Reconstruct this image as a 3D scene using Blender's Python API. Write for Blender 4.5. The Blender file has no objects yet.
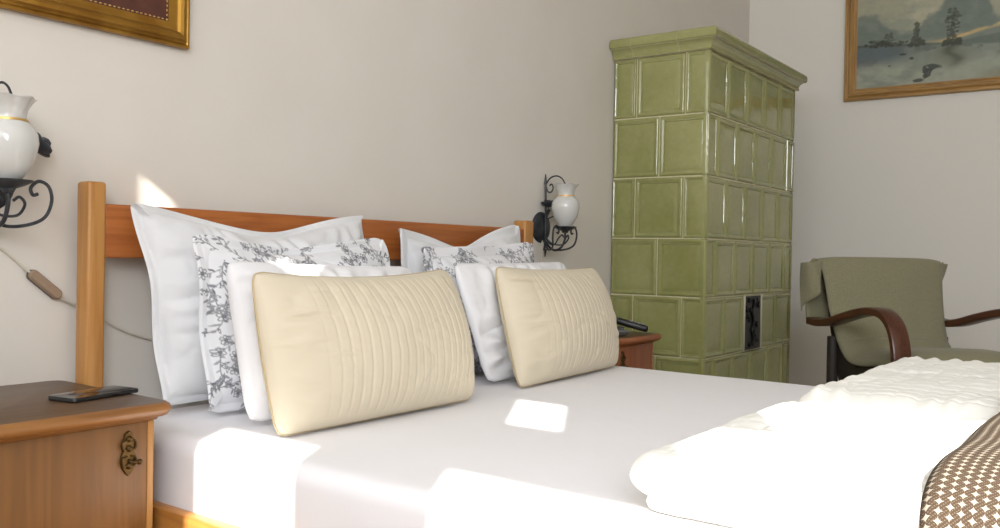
import bpy, bmesh, math, random
import numpy as np
from mathutils import Vector, Matrix
S = bpy.context.scene
C = bpy.context.collection
R = math.radians

# ------------------------------------------------------------------ camera
EYE = 0.87
def camera():
    yaw, pit, rol = R(53.8), R(-0.65), R(1.04)
    f = Vector((math.sin(yaw)*math.cos(pit), math.cos(yaw)*math.cos(pit), math.sin(pit)))
    r = Vector((math.cos(yaw), -math.sin(yaw), 0)); u = r.cross(f)
    r2 = r*math.cos(rol) + u*math.sin(rol); u2 = u*math.cos(rol) - r*math.sin(rol)
    cd = bpy.data.cameras.new('camera'); cd.sensor_width = 36; cd.lens = 887/1000*36
    cd.clip_start = 0.02
    co = bpy.data.objects.new('camera', cd); C.objects.link(co)
    m = Matrix((r2, u2, -f)).transposed().to_4x4(); m.translation = (0, 0, EYE)
    co.matrix_world = m; S.camera = co
camera()
# ------------------------------------------------------------------ world, lights, exposure
S.view_settings.view_transform = 'Standard'; S.view_settings.look = 'None'
S.view_settings.gamma = 1; S.view_settings.use_curve_mapping = False
S.view_settings.exposure = 0.0
S.cycles.use_denoising = True
S.cycles.max_bounces = 8; S.cycles.diffuse_bounces = 5
S.cycles.sample_clamp_indirect = 6
w = bpy.data.worlds.new('sky'); S.world = w; w.use_nodes = True
w.node_tree.nodes['Background'].inputs[0].default_value = (0.75, 0.86, 1, 1)
w.node_tree.nodes['Background'].inputs[1].default_value = 1.0
def sun():
    d = Vector((0.86, 0.50, -0.59))
    l = bpy.data.lights.new('sun', 'SUN'); l.energy = 14.0; l.angle = R(0.42); l.color = (1, 0.95, 0.86)
    o = bpy.data.objects.new('sun', l); C.objects.link(o); o.rotation_euler = d.to_track_quat('-Z', 'Y').to_euler()
    o.location = (-4, -3, 5)
sun()
def area(name, loc, dirv, sx, sy, power, col=(0.93, 0.96, 1)):
    l = bpy.data.lights.new(name, 'AREA'); l.shape = 'RECTANGLE'; l.size = sx; l.size_y = sy
    l.energy = power; l.color = col
    o = bpy.data.objects.new(name, l); C.objects.link(o); o.location = loc
    o.rotation_euler = Vector(dirv).to_track_quat('-Z', 'Z').to_euler()
    return o
area('daylight_fill', (-1.12, -1.15, EYE+1.0), (1, 0.10, -0.16), 1.6, 1.9, 116)  # fill lamp inside the wall, standing in for daylight from unseen windows
area('daylight_fill', (-1.12, 0.95, EYE+1.0), (1, 0.05, -0.35), 1.5, 1.9, 34)  # added fill lamp; the wall behind it is almost closed

# ------------------------------------------------------------------ helpers
def tag(o, label=None, cat=None, group=None, kind=None):
    if label: o['label'] = label
    if cat: o['category'] = cat
    if group: o['group'] = group
    if kind: o['kind'] = kind
    return o
def thing(name, label, cat, loc=(0,0,0), rz=0, group=None):
    o = bpy.data.objects.new(name, None); C.objects.link(o); o.empty_display_size = 0.05
    o.location = loc; o.rotation_euler = (0, 0, rz)
    return tag(o, label, cat, group)
def finish(name, bm, mat, parent=None, world=False, angle=40, origin=None, smooth=True):
    bmesh.ops.recalc_face_normals(bm, faces=bm.faces[:])
    me = bpy.data.meshes.new(name)
    off = None
    if parent is not None and world: off = Vector(parent.matrix_basis.translation)
    if parent is not None and world and parent.parent is not None: off = off + Vector(parent.parent.matrix_basis.translation)
    if origin is not None: off = Vector(origin)
    if off is not None: bmesh.ops.translate(bm, verts=bm.verts[:], vec=-off)
    bm.to_mesh(me); bm.free()
    if smooth:
        for p in me.polygons: p.use_smooth = True
        me.set_sharp_from_angle(angle=R(angle))
    me.materials.append(mat)
    o = bpy.data.objects.new(name, me); C.objects.link(o)
    if parent is not None: o.parent = parent
    if origin is not None: o.location = origin
    return o
def box(bm, x0, x1, y0, y1, z0, z1, bev=0.0, seg=2):
    m = Matrix.Translation(((x0+x1)/2, (y0+y1)/2, (z0+z1)/2)) @ Matrix.Diagonal((x1-x0, y1-y0, z1-z0, 1))
    r = bmesh.ops.create_cube(bm, size=1, matrix=m)
    if bev > 0:
        es = list({e for v in r['verts'] for e in v.link_edges})
        bmesh.ops.bevel(bm, geom=es, offset=bev, segments=seg, profile=0.5, affect='EDGES')
def B(*a, **k):
    bm = bmesh.new(); box(bm, *a, **k); return bm
def catmull(pts, n=8):
    P = [Vector(p) for p in pts]; P = [P[0]*2-P[1]] + P + [P[-1]*2-P[-2]]; out = []
    for i in range(1, len(P)-2):
        for k in range(n):
            t = k/n
            out.append(0.5*((2*P[i]) + (P[i+1]-P[i-1])*t + (2*P[i-1]-5*P[i]+4*P[i+1]-P[i+2])*t*t + (3*P[i]-P[i-1]-3*P[i+1]+P[i+2])*t**3))
    out.append(P[-2]); return out
def tube(bm, pts, r, seg=10, r1=None, smooth=0):
    P = catmull(pts, smooth) if smooth else [Vector(p) for p in pts]
    n = len(P); prev = None; rings = []
    for i, p in enumerate(P):
        t = (P[min(i+1, n-1)] - P[max(i-1, 0)]).normalized()
        if prev is None:
            a = t.orthogonal().normalized()
        else:
            a = (prev - t*prev.dot(t)).normalized()
        prev = a; b = t.cross(a)
        rr = r if r1 is None else r + (r1-r)*i/(n-1)
        rings.append([bm.verts.new(p + (a*math.cos(2*math.pi*k/seg) + b*math.sin(2*math.pi*k/seg))*rr) for k in range(seg)])
    for i in range(n-1):
        for k in range(seg):
            bm.faces.new((rings[i][k], rings[i][(k+1) % seg], rings[i+1][(k+1) % seg], rings[i+1][k]))
    bm.faces.new(rings[0][::-1]); bm.faces.new(rings[-1])
def lathe(bm, prof, cx=0, cy=0, cz=0, seg=32, sx=1, sy=1, ripple=None):
    rings = []
    for r, z in prof:
        ring = []
        for k in range(seg):
            a = 2*math.pi*k/seg
            rr = max(r, 1e-5)
            zz = z
            if ripple: rr, zz = ripple(rr, z, a)
            ring.append(bm.verts.new((cx+rr*math.cos(a)*sx, cy+rr*math.sin(a)*sy, cz+zz)))
        rings.append(ring)
    for i in range(len(rings)-1):
        for k in range(seg):
            bm.faces.new((rings[i][k], rings[i][(k+1) % seg], rings[i+1][(k+1) % seg], rings[i+1][k]))
def gridfaces(bm, V, nx, ny):
    for j in range(ny-1):
        for i in range(nx-1):
            bm.faces.new((V[j*nx+i], V[j*nx+i+1], V[(j+1)*nx+i+1], V[(j+1)*nx+i]))
def vnoise(x, y, seed=0):
    x = np.asarray(x, float); y = np.asarray(y, float)
    xi = np.floor(x).astype(np.int64); yi = np.floor(y).astype(np.int64)
    fx = x-xi; fy = y-yi; fx = fx*fx*(3-2*fx); fy = fy*fy*(3-2*fy)
    def h(a, b):
        n = (a*374761393 + b*668265263 + seed*974634777) & 0xffffffff
        n = ((n ^ (n >> 13))*1274126177) & 0xffffffff
        return ((n ^ (n >> 16)) & 0xffff)/65535.0
    return (h(xi, yi)*(1-fx)+h(xi+1, yi)*fx)*(1-fy) + (h(xi, yi+1)*(1-fx)+h(xi+1, yi+1)*fx)*fy - 0.5
def fbm(x, y, seed=0, o=4):
    s = 0; a = 1
    for k in range(o):
        s = s + a*vnoise(x*2**k, y*2**k, seed+k*17); a *= 0.5
    return s

# ------------------------------------------------------------------ materials
def srgb(r, g, b):
    f = lambda c: (c/255/12.92) if c/255 <= 0.04045 else ((c/255+0.055)/1.055)**2.4
    return (f(r), f(g), f(b), 1)
def mat(name, col, rough=0.6, metal=0, spec=0.5, bump=None, var=None, sheen=0, coat=0, trans=0):
    m = bpy.data.materials.new(name); m.use_nodes = True; nt = m.node_tree; n = nt.nodes; L = nt.links
    p = n['Principled BSDF']
    p.inputs['Base Color'].default_value = col; p.inputs['Roughness'].default_value = rough
    p.inputs['Metallic'].default_value = metal; p.inputs['Specular IOR Level'].default_value = spec
    p.inputs['Sheen Weight'].default_value = sheen; p.inputs['Coat Weight'].default_value = coat
    tc = n.new('ShaderNodeTexCoord')
    if var:                                   # (scale, second colour)
        t = n.new('ShaderNodeTexNoise'); t.inputs['Scale'].default_value = var[0]; t.inputs['Detail'].default_value = 5
        L.new(tc.outputs['Object'], t.inputs['Vector'])
        mx = n.new('ShaderNodeMix'); mx.data_type = 'RGBA'
        mx.inputs[6].default_value = col; mx.inputs[7].default_value = var[1]
        rp = n.new('ShaderNodeMapRange'); rp.inputs[1].default_value = 0.35; rp.inputs[2].default_value = 0.65
        L.new(t.outputs['Fac'], rp.inputs[0]); L.new(rp.outputs[0], mx.inputs[0]); L.new(mx.outputs[2], p.inputs['Base Color'])
    if bump:                                  # (scale, strength, distance)
        t = n.new('ShaderNodeTexNoise'); t.inputs['Scale'].default_value = bump[0]; t.inputs['Detail'].default_value = 4
        L.new(tc.outputs['Object'], t.inputs['Vector'])
        b = n.new('ShaderNodeBump'); b.inputs['Strength'].default_value = bump[1]; b.inputs['Distance'].default_value = bump[2]
        L.new(t.outputs['Fac'], b.inputs['Height']); L.new(b.outputs[0], p.inputs['Normal'])
    return m
def wood(name, c1, c2, axis=2, scale=30, rough=0.42, knots=True):
    m = bpy.data.materials.new(name); m.use_nodes = True; nt = m.node_tree; n = nt.nodes; L = nt.links
    p = n['Principled BSDF']; p.inputs['Roughness'].default_value = rough
    tc = n.new('ShaderNodeTexCoord'); mp = n.new('ShaderNodeMapping')
    sc = [scale]*3; sc[axis] = scale*0.06; mp.inputs['Scale'].default_value = sc
    L.new(tc.outputs['Object'], mp.inputs['Vector'])
    t = n.new('ShaderNodeTexNoise'); t.inputs['Scale'].default_value = 1; t.inputs['Detail'].default_value = 6; t.inputs['Distortion'].default_value = 0.6
    L.new(mp.outputs[0], t.inputs['Vector'])
    ms = n.new('ShaderNodeMath'); ms.operation = 'MULTIPLY'; ms.inputs[1].default_value = 9
    L.new(t.outputs['Fac'], ms.inputs[0])
    fr = n.new('ShaderNodeMath'); fr.operation = 'PINGPONG'; fr.inputs[1].default_value = 1
    L.new(ms.outputs[0], fr.inputs[0])
    t2 = n.new('ShaderNodeTexNoise'); t2.inputs['Scale'].default_value = 5; t2.inputs['Detail'].default_value = 5
    L.new(mp.outputs[0], t2.inputs['Vector'])
    ad = n.new('ShaderNodeMath'); ad.operation = 'MULTIPLY'; L.new(fr.outputs[0], ad.inputs[0]); L.new(t2.outputs['Fac'], ad.inputs[1])
    mx = n.new('ShaderNodeMix'); mx.data_type = 'RGBA'; mx.inputs[6].default_value = c1; mx.inputs[7].default_value = c2
    L.new(ad.outputs[0], mx.inputs[0]); last = mx.outputs[2]
    if knots:
        mk = n.new('ShaderNodeMapping'); ks = [7]*3; ks[axis] = 2.6; mk.inputs['Scale'].default_value = ks; L.new(tc.outputs['Object'], mk.inputs['Vector'])
        v = n.new('ShaderNodeTexVoronoi'); v.inputs['Scale'].default_value = 1; L.new(mk.outputs[0], v.inputs['Vector'])
        rr = n.new('ShaderNodeMapRange'); rr.inputs[1].default_value = 0.05; rr.inputs[2].default_value = 0.13; rr.inputs[3].default_value = 0.75; rr.inputs[4].default_value = 0
        L.new(v.outputs['Distance'], rr.inputs[0])
        mk2 = n.new('ShaderNodeMix'); mk2.data_type = 'RGBA'; mk2.inputs[7].default_value = tuple(c*0.35 for c in c2[:3])+(1,)
        L.new(rr.outputs[0], mk2.inputs[0]); L.new(last, mk2.inputs[6]); last = mk2.outputs[2]
    L.new(last, p.inputs['Base Color'])
    b = n.new('ShaderNodeBump'); b.inputs['Strength'].default_value = 0.15; b.inputs['Distance'].default_value = 0.002
    L.new(ad.outputs[0], b.inputs['Height']); L.new(b.outputs[0], p.inputs['Normal'])
    return m
def painted(name, rough=0.8, spec=0.3, bump=None):
    m = mat(name, (1, 1, 1, 1), rough, 0, spec, bump)
    n = m.node_tree.nodes; a = n.new('ShaderNodeAttribute'); a.attribute_name = 'paint'
    m.node_tree.links.new(a.outputs['Color'], n['Principled BSDF'].inputs['Base Color'])
    return m
def set_paint(o, cols):
    at = o.data.color_attributes.new('paint', 'FLOAT_COLOR', 'POINT')
    at.data.foreach_set('color', np.ascontiguousarray(cols, dtype=np.float32).ravel())
M = {}
M['wall'] = mat('plaster', srgb(220, 215, 207), 0.9, bump=(60, 0.12, 0.003), spec=0.2, var=(3, srgb(216, 211, 202)))
M['ceiling'] = mat('ceiling_paint', srgb(238, 235, 230), 0.9, spec=0.2)
M['floor'] = wood('floor_boards', srgb(150, 126, 98), srgb(116, 94, 70), 1, 14)
M['pine_post'] = wood('pine_post', srgb(190, 138, 76), srgb(160, 104, 48), 2, 26)
M['pine_rail'] = wood('pine_rail', srgb(176, 104, 48), srgb(136, 70, 26), 0, 22)
M['pine_side'] = wood('pine_side', srgb(190, 132, 66), srgb(152, 94, 40), 1, 26)
M['stand'] = wood('stand_veneer', srgb(126, 86, 40), srgb(98, 64, 29), 2, 14, 0.5, knots=False)
M['stand_top'] = wood('stand_top', srgb(150, 104, 56), srgb(116, 76, 40), 0, 18, 0.35, knots=False)
M['stand_edge'] = wood('stand_edge', srgb(178, 130, 72), srgb(150, 104, 54), 2, 20, 0.4, knots=False)
M['stand_dim'] = wood('dim_top', srgb(98, 76, 56), srgb(78, 58, 42), 0, 18, 0.4, knots=False)  # darker wood for upper faces: their dim light put into the colour
M['stand2'] = wood('stand_veneer_red', srgb(150, 86, 48), srgb(112, 56, 28), 2, 16, 0.4, knots=False)
M['stand2_top'] = wood('stand_top_red', srgb(158, 92, 52), srgb(118, 62, 34), 0, 18, 0.35, knots=False)
M['brass'] = mat('aged_brass', srgb(92, 72, 42), 0.5, 0.9, bump=(150, 0.5, 0.002))
M['gold'] = mat('gilt', srgb(178, 136, 60), 0.32, 0.85, bump=(40, 0.1, 0.002), var=(12, srgb(146, 104, 40)))
M['gold_wood'] = wood('gilt_oak', srgb(178, 140, 82), srgb(118, 82, 44), 1, 30, 0.45, knots=False)
M['gold_wood_v'] = wood('gilt_oak_upright', srgb(178, 140, 82), srgb(118, 82, 44), 2, 30, 0.45, knots=False)
M['bead'] = mat('gilt_bead', srgb(214, 176, 104), 0.35, 0.6)
M['sheet'] = mat('white_sheet', srgb(241, 240, 243), 0.85, spec=0.15, bump=(9, 0.12, 0.02), sheen=0.1)
M['sham'] = mat('white_cotton', srgb(221, 222, 224), 0.85, spec=0.15, bump=(22, 0.25, 0.012), sheen=0.1)
M['plain'] = mat('white_percale', srgb(232, 232, 235), 0.85, spec=0.15, bump=(14, 0.25, 0.014), sheen=0.1)
M['cream'] = mat('cream_satin', srgb(216, 205, 182), 0.6, spec=0.3, bump=(30, 0.2, 0.006), sheen=0.15)
M['piping'] = mat('cream_piping', srgb(190, 172, 136), 0.7)
M['toile'] = painted('printed_cotton', 0.85, 0.15, (22, 0.2, 0.01))
M['duvet'] = mat('seersucker', srgb(244, 243, 236), 0.85, spec=0.15, bump=(60, 0.2, 0.004), sheen=0.1)
M['iron'] = mat('black_iron', srgb(44, 46, 50), 0.45, 0.3, bump=(90, 0.4, 0.003), var=(30, srgb(66, 70, 76)))
M['black'] = mat('black_plastic', srgb(26, 26, 28), 0.35)
M['key'] = mat('grey_keys', srgb(150, 152, 155), 0.5)
M['screen'] = mat('phone_glass', srgb(14, 14, 16), 0.08, spec=0.6, coat=0.5)
M['clear'] = mat('grey_plastic', srgb(112, 114, 112), 0.2, spec=0.6)
M['switch'] = mat('brown_plastic', srgb(150, 128, 106), 0.5)
M['switch_dark'] = mat('dark_plastic', srgb(92, 82, 74), 0.5)
M['cord'] = mat('cord', srgb(205, 198, 184), 0.6)
M['darkwood'] = wood('dark_bentwood', srgb(88, 48, 28), srgb(46, 24, 16), 1, 24, 0.3, knots=False)
M['darkframe'] = mat('dark_frame', srgb(44, 38, 32), 0.6)
M['cover'] = mat('olive_cloth', srgb(140, 136, 110), 0.9, spec=0.15, bump=(14, 0.15, 0.015), sheen=0.15, var=(180, srgb(129, 126, 100)))
M['canvas'] = painted('oil_paint', 0.45, 0.4, (60, 0.3, 0.003))
M['redprint'] = mat('dark_red_print', srgb(92, 52, 40), 0.5, var=(20, srgb(74, 40, 32)))
M['grout'] = mat('grout', srgb(206, 200, 164), 0.9)
def tile_mat():
    m = mat('green_glaze', srgb(134, 142, 74), 0.10, spec=0.6, coat=0.4)
    nt = m.node_tree; n = nt.nodes; L = nt.links; p = n['Principled BSDF']
    tc = n.new('ShaderNodeTexCoord')
    a = n.new('ShaderNodeTexNoise'); a.inputs['Scale'].default_value = 2.4; a.inputs['Detail'].default_value = 3; L.new(tc.outputs['Object'], a.inputs['Vector'])
    b = n.new('ShaderNodeTexNoise'); b.inputs['Scale'].default_value = 45; b.inputs['Detail'].default_value = 4; L.new(tc.outputs['Object'], b.inputs['Vector'])
    s = n.new('ShaderNodeMath'); s.operation = 'MULTIPLY_ADD'; s.inputs[1].default_value = 0.35; L.new(b.outputs['Fac'], s.inputs[0]); L.new(a.outputs['Fac'], s.inputs[2])
    cr = n.new('ShaderNodeValToRGB'); e = cr.color_ramp.elements
    e[0].position = 0.45; e[0].color = srgb(134, 137, 80); e[1].position = 0.95; e[1].color = srgb(161, 161, 108)
    L.new(s.outputs[0], cr.inputs[0]); L.new(cr.outputs[0], p.inputs['Base Color'])
    c = n.new('ShaderNodeTexNoise'); c.inputs['Scale'].default_value = 26; c.inputs['Detail'].default_value = 2; L.new(tc.outputs['Object'], c.inputs['Vector'])
    bp = n.new('ShaderNodeBump'); bp.inputs['Strength'].default_value = 0.22; bp.inputs['Distance'].default_value = 0.006
    L.new(c.outputs['Fac'], bp.inputs['Height']); L.new(bp.outputs[0], p.inputs['Normal']); L.new(bp.outputs[0], p.inputs['Coat Normal'])
    return m
M['tile'] = tile_mat()
def opal():
    m = mat('opal_glass', srgb(222, 222, 219), 0.12, spec=0.6)
    p = m.node_tree.nodes['Principled BSDF']
    p.inputs['Subsurface Weight'].default_value = 0.4; p.inputs['Subsurface Radius'].default_value = (0.02, 0.02, 0.02)
    p.inputs['Transmission Weight'].default_value = 0.15
    return m
M['opal'] = opal()
def throw_mat():
    m = mat('woven_wool', srgb(120, 100, 82), 0.95, spec=0.1)
    nt = m.node_tree; n = nt.nodes; L = nt.links; p = n['Principled BSDF']
    uv = n.new('ShaderNodeUVMap'); uv.uv_map = 'weave'
    sp = n.new('ShaderNodeSeparateXYZ'); L.new(uv.outputs[0], sp.inputs[0])
    def mth(op, a, b=None, c=None):
        k = n.new('ShaderNodeMath'); k.operation = op
        for i, v in enumerate((a, b, c)):
            if v is None: continue
            if isinstance(v, (int, float)): k.inputs[i].default_value = v
            else: L.new(v, k.inputs[i])
        return k.outputs[0]
    cell = 0.0115
    X = mth('DIVIDE', sp.outputs[0], cell); Y = mth('DIVIDE', sp.outputs[1], cell)
    row = mth('FLOOR', Y); odd = mth('MODULO', mth('ABSOLUTE', row), 2.0)
    X2 = mth('MULTIPLY_ADD', odd, 0.5, X)
    fx = mth('ABSOLUTE', mth('SUBTRACT', mth('FRACT', X2), 0.5)); fy = mth('ABSOLUTE', mth('SUBTRACT', mth('FRACT', Y), 0.5))
    d = mth('ADD', mth('POWER', fx, 0.62), mth('POWER', fy, 0.62))
    star = mth('LESS_THAN', d, 0.62)
    tw = mth('GREATER_THAN', mth('FRACT', mth('MULTIPLY', mth('ADD', sp.outputs[0], sp.outputs[1]), 260.0)), 0.5)
    tw2 = mth('GREATER_THAN', mth('FRACT', mth('MULTIPLY', mth('SUBTRACT', sp.outputs[0], sp.outputs[1]), 200.0)), 0.55)
    mx = n.new('ShaderNodeMix'); mx.data_type = 'RGBA'; mx.inputs[6].default_value = srgb(70, 58, 48); mx.inputs[7].default_value = srgb(98, 86, 74)
    L.new(mth('MULTIPLY', tw, tw2), mx.inputs[0])
    m2 = n.new('ShaderNodeMix'); m2.data_type = 'RGBA'; m2.inputs[7].default_value = srgb(158, 149, 136)
    L.new(star, m2.inputs[0]); L.new(mx.outputs[2], m2.inputs[6]); L.new(m2.outputs[2], p.inputs['Base Color'])
    bp = n.new('ShaderNodeBump'); bp.inputs['Strength'].default_value = 0.5; bp.inputs['Distance'].default_value = 0.002
    L.new(mth('ADD', mth('MULTIPLY', tw, 0.5), star), bp.inputs['Height']); L.new(bp.outputs[0], p.inputs['Normal'])
    return m
M['throw'] = throw_mat()

# ------------------------------------------------------------------ room shell
YB = 1.93; XR = 5.08; XL = -1.2; YF = -2.8; ZC = 3.15
def struct(name, bm, m): return tag(finish(name, bm, m, smooth=False), kind='structure')
struct('floor', B(XL-.2, XR+.2, YF-.2, YB+.2, -.1, 0), M['floor'])
struct('ceiling', B(XL-.2, XR+.2, YF-.2, YB+.2, ZC, ZC+.1), M['ceiling'])
struct('wall_back', B(XL-.2, XR+.2, YB, YB+.2, 0, ZC), M['wall'])
struct('wall_right', B(XR, XR+.2, YF-.2, YB, 0, ZC), mat('plaster_right_lightened', srgb(230, 227, 220), 0.9, bump=(60, 0.12, 0.003), spec=0.2))  # paler than the back wall: missing light put into its colour
struct('wall_front', B(XL-.2, XR, YF-.2, YF, 0, ZC), M['wall'])
# unseen left wall behind the camera: openings made up to shape the sun patches
OPEN = [(0.470, 0.537, 1.70, 1.83), (-0.12, 0.17, 0.80, 1.26), (0.00, 0.15, 1.66, 1.78), (-0.64, -0.49, 1.54, 1.74),
        (-0.85, -0.42, 0.80, 1.28), (-2.4, -1.05, 0.80, 1.76), (-1.06, -0.85, 0.80, 1.52)]
def wall_left():
    bm = bmesh.new()
    ys = sorted({YF-.2, YB} | {v for o in OPEN for v in o[:2]}); zs = sorted({-EYE, ZC-EYE} | {v for o in OPEN for v in o[2:]})
    for a, b in zip(ys, ys[1:]):
        for c, d in zip(zs, zs[1:]):
            my, mz = (a+b)/2, (c+d)/2
            if any(o[0] < my < o[1] and o[2] < mz < o[3] for o in OPEN): continue
            box(bm, XL-.03, XL, a, b, c+EYE, d+EYE)
    return struct('wall_left', bm, M['wall'])
wall_left()
bm = bmesh.new(); box(bm, XR-.018, XR, YF, YB, 0, .1, .004); struct('baseboard_right', bm, M['ceiling'])

# ------------------------------------------------------------------ tiled stove
def stove():
    x0, x1, y0, y1 = 3.457, 4.557, 1.478, YB-.004
    t = thing('tiled_stove', 'tall green glazed tile stove standing in the corner', 'stove', ((x0+x1)/2, (y0+y1)/2, 0))
    zs = [z+EYE for z in (-.685, -.424, -.168, .079, .341, .601, .862)]
    g = .0088
    finish('grout_core', B(x0+g, x1-g, y0+g, y1-.002, .0, zs[-1]+.05), M['grout'], t, True)
    bm = bmesh.new()
    rings = [(.0012, -.010, 0), (.0015, -.001, 0), (.004, .0035, 0), (.008, .0065, 0), (.0125, .0072, 0), (.017, .0055, 0), (.0205, .0046, 0), (.0225, .0040, 1), (.0245, .0042, 1), (.0265, .0019, 0), (.029, .0022, 0), (.034, .0030, 0), (.055, .0036, 0)]
    def tile(o, u, v, n, w, h):
        lay = []
        k = min(1.0, w/.16); n1 = max(6, 2*int(w/.011)); n2 = max(6, 2*int(h/.011))
        for d, hh, bead in rings:
            dd = d*k if d > .004 else d
            ring = []
            cs = ((dd, dd), (w-dd, dd), (w-dd, h-dd), (dd, h-dd))
            for q in range(4):
                (a0, b0), (a1, b1) = cs[q], cs[(q+1) % 4]; m = n1 if q % 2 == 0 else n2
                for r in range(m):
                    z = hh*1.35 + (.0024 if r % 2 else -.0012)*bead
                    ring.append(bm.verts.new(o+u*(a0+(a1-a0)*r/m)+v*(b0+(b1-b0)*r/m)+n*z))
            lay.append(ring)
        for A_, B_ in zip(lay, lay[1:]):
            m = len(A_)
            for q in range(m): bm.faces.new((A_[q], A_[(q+1) % m], B_[(q+1) % m], B_[q]))
        bm.faces.new(lay[-1])
    X = Vector((1, 0, 0)); Y = Vector((0, 1, 0)); Z = Vector((0, 0, 1))
    base = 0.0; edges = [0.185-.105] + zs
    edges[0] = zs[0]-.105
    W = x1-x0; D = y1-y0
    door = None
    for i in range(len(zs)-1):
        a, b = zs[i], zs[i+1]; top = len(zs)-2-i
        if top % 2 == 0:
            fr = [k/5 for k in range(6)]; sd = [0, .25, .76, 1]
        else:
            fr = [0, .1, .3, .5, .7, .9, 1]; sd = [0, .5, 1]
        for q, (p, r) in enumerate(zip(fr, fr[1:])):
            if i == 1 and q == 2:
                door = (x0+W*p, x0+W*r, a, b); continue
            tile(Vector((x0+W*p, y0+.010, a)), X, Z, -Y, W*(r-p), b-a)
        for p, r in zip(sd, sd[1:]):
            tile(Vector((x0+.010, y1-D*p, a)), -Y, Z, -X, D*(r-p), b-a)
        tile(Vector((x1-.010, y0, a)), Y, Z, X, D/2, b-a); tile(Vector((x1-.010, y0+D/2, a)), Y, Z, X, D/2, b-a)
    # plinth course of plain tiles
    for k in range(5): tile(Vector((x0+W*k/5, y0+.010, .04)), X, Z, -Y, W/5, zs[0]-.04)
    for k in range(2): tile(Vector((x0+.010, y1-D*k/2, .04)), -Y, Z, -X, D/2, zs[0]-.04)
    finish('tile_body', bm, M['tile'], t, True, angle=50)
    # cornice in six mitred pieces with pale joints between them
    prof = [(-.004, 0), (.010, .0005), (.012, .003), (.0115, .008), (.010, .011), (.011, .018), (.015, .027), (.022, .035), (.027, .038), (.0275, .041), (.036, .042), (.041, .046), (.0435, .054), (.043, .068), (.040, .077), (.034, .083), (.026, .085), (-.05, .086)]
    zb = zs[-1]
    def piece(bm, ax, a, b, m0, m1, sh):
        lay = []
        for v, mit in ((a, m0), ((a+b)/2, 0), (b, m1)):
            ring = []
            for o, z in prof:
                oo = max(o-sh, -.05)
                if ax == 'L': p = (x0-oo, v-oo*mit, zb+z-sh*.5)
                else: p = (v+oo*mit, y0-oo, zb+z-sh*.5)
                ring.append(bm.verts.new(p))
            lay.append(ring)
        for A_, B_ in zip(lay, lay[1:]):
            for q in range(len(prof)-1): bm.faces.new((A_[q], A_[q+1], B_[q+1], B_[q]))
        bm.faces.new(lay[0]); bm.faces.new(lay[-1][::-1])
    bm = bmesh.new(); e = .0013
    cl = [y1, y1-D*.22, y1-D*.70, y0]; cf = [x0, x0+W*.36, x0+W*.67, x1]
    for k in range(3):
        piece(bm, 'L', cl[k]-e*(k > 0), cl[k+1]+e*(k < 2), 0, 1 if k == 2 else 0, 0)
        piece(bm, 'F', cf[k]+e*(k > 0), cf[k+1]-e*(k < 2), -1 if k == 0 else 0, 1 if k == 2 else 0, 0)
    finish('cornice', bm, M['tile'], t, True, angle=28)
    bm = bmesh.new(); piece(bm, 'L', y1, y0, 0, 1, .0025); piece(bm, 'F', x0, x1, -1, 1, .0025)
    box(bm, x0+.03, x1-.03, y0+.03, y1, zb+.05, zb+.084)
    finish('cornice_mortar', bm, M['grout'], t, True, angle=28)
    # firebox door: white metal rim and black perforated plate
    a, b, c, d = door
    bm = bmesh.new(); r = .005
    for q in ((a, b, c+.002, c+r), (a, b, d-r, d-.002), (a, a+r, c, d), (b-r, b, c, d)): box(bm, q[0], q[1], y0-.006, y0+.02, q[2], q[3], .002)
    dr = finish('firebox_door', bm, mat('door_rim', srgb(178, 172, 150), 0.4, 0.4), t, True)
    bm = bmesh.new(); box(bm, a+r, b-r, y0+.001, y0+.02, c+r, d-r)
    w, h = b-a-2*r, d-c-2*r; cx, cz = (a+b)/2, (c+d)/2
    rnd = random.Random(3)
    for k in range(0, 1):                     # cast relief: a stem with scrolls and bosses
        tube(bm, [(cx+k*w*.30+.012*math.sin(j*1.9+k), y0-.003, cz-h*.44+h*.88*j/8) for j in range(9)], .005, 6, smooth=4)
    for k in range(26):
        px, pz = cx+rnd.uniform(-.4, .4)*w, cz+rnd.uniform(-.44, .44)*h
        bmesh.ops.create_icosphere(bm, subdivisions=2, radius=rnd.uniform(.006, .012), matrix=Matrix.Translation((px, y0-.002, pz)) @ Matrix.Diagonal((1, .6, 1, 1)))
    finish('cast_plate', bm, mat('enamel_black', srgb(10, 10, 11), 0.38, spec=0.3), dr, True)['label'] = 'black cast iron plate with relief'
stove()

# ------------------------------------------------------------------ bed and mattress
ZM = 0.498
def bed():
    t = thing('double_bed', 'pine double bed with a plain rail headboard against the wall', 'bed', (1.86, .85, 0))
    def part(n, bm, m): return finish(n, bm, m, t, True)
    part('headboard_post', B(1.020, 1.062, 1.85, 1.900, 0, 1.012, .007, 3), M['pine_post'])
    part('headboard_post', B(2.682, 2.738, 1.85, 1.905, 0, .995, .007, 3), M['pine_post'])
    part('headboard_rail', B(1.060, 2.684, 1.856, 1.892, .845, .965, .006, 3), M['pine_rail'])
    part('headboard_rail', B(1.060, 2.684, 1.858, 1.892, .20, .36, .005, 2), M['pine_rail'])
    part('side_rail', B(.992, 1.022, -.20, 1.852, .17, .368, .005, 2), M['pine_side'])
    part('side_rail', B(2.690, 2.720, -.20, 1.852, .17, .368, .005, 2), M['pine_side'])
    part('footboard', B(.992, 2.720, -.235, -.203, .17, .45, .006, 2), M['pine_rail'])
    part('bed_leg', B(1.0, 1.06, -.26, -.20, 0, .46, .006, 2), M['pine_post'])
    part('bed_leg', B(2.66, 2.72, -.26, -.20, 0, .46, .006, 2), M['pine_post'])
    part('slat_base', B(1.025, 2.687, -.20, 1.85, .20, .235), M['pine_side'])
bed()
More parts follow.
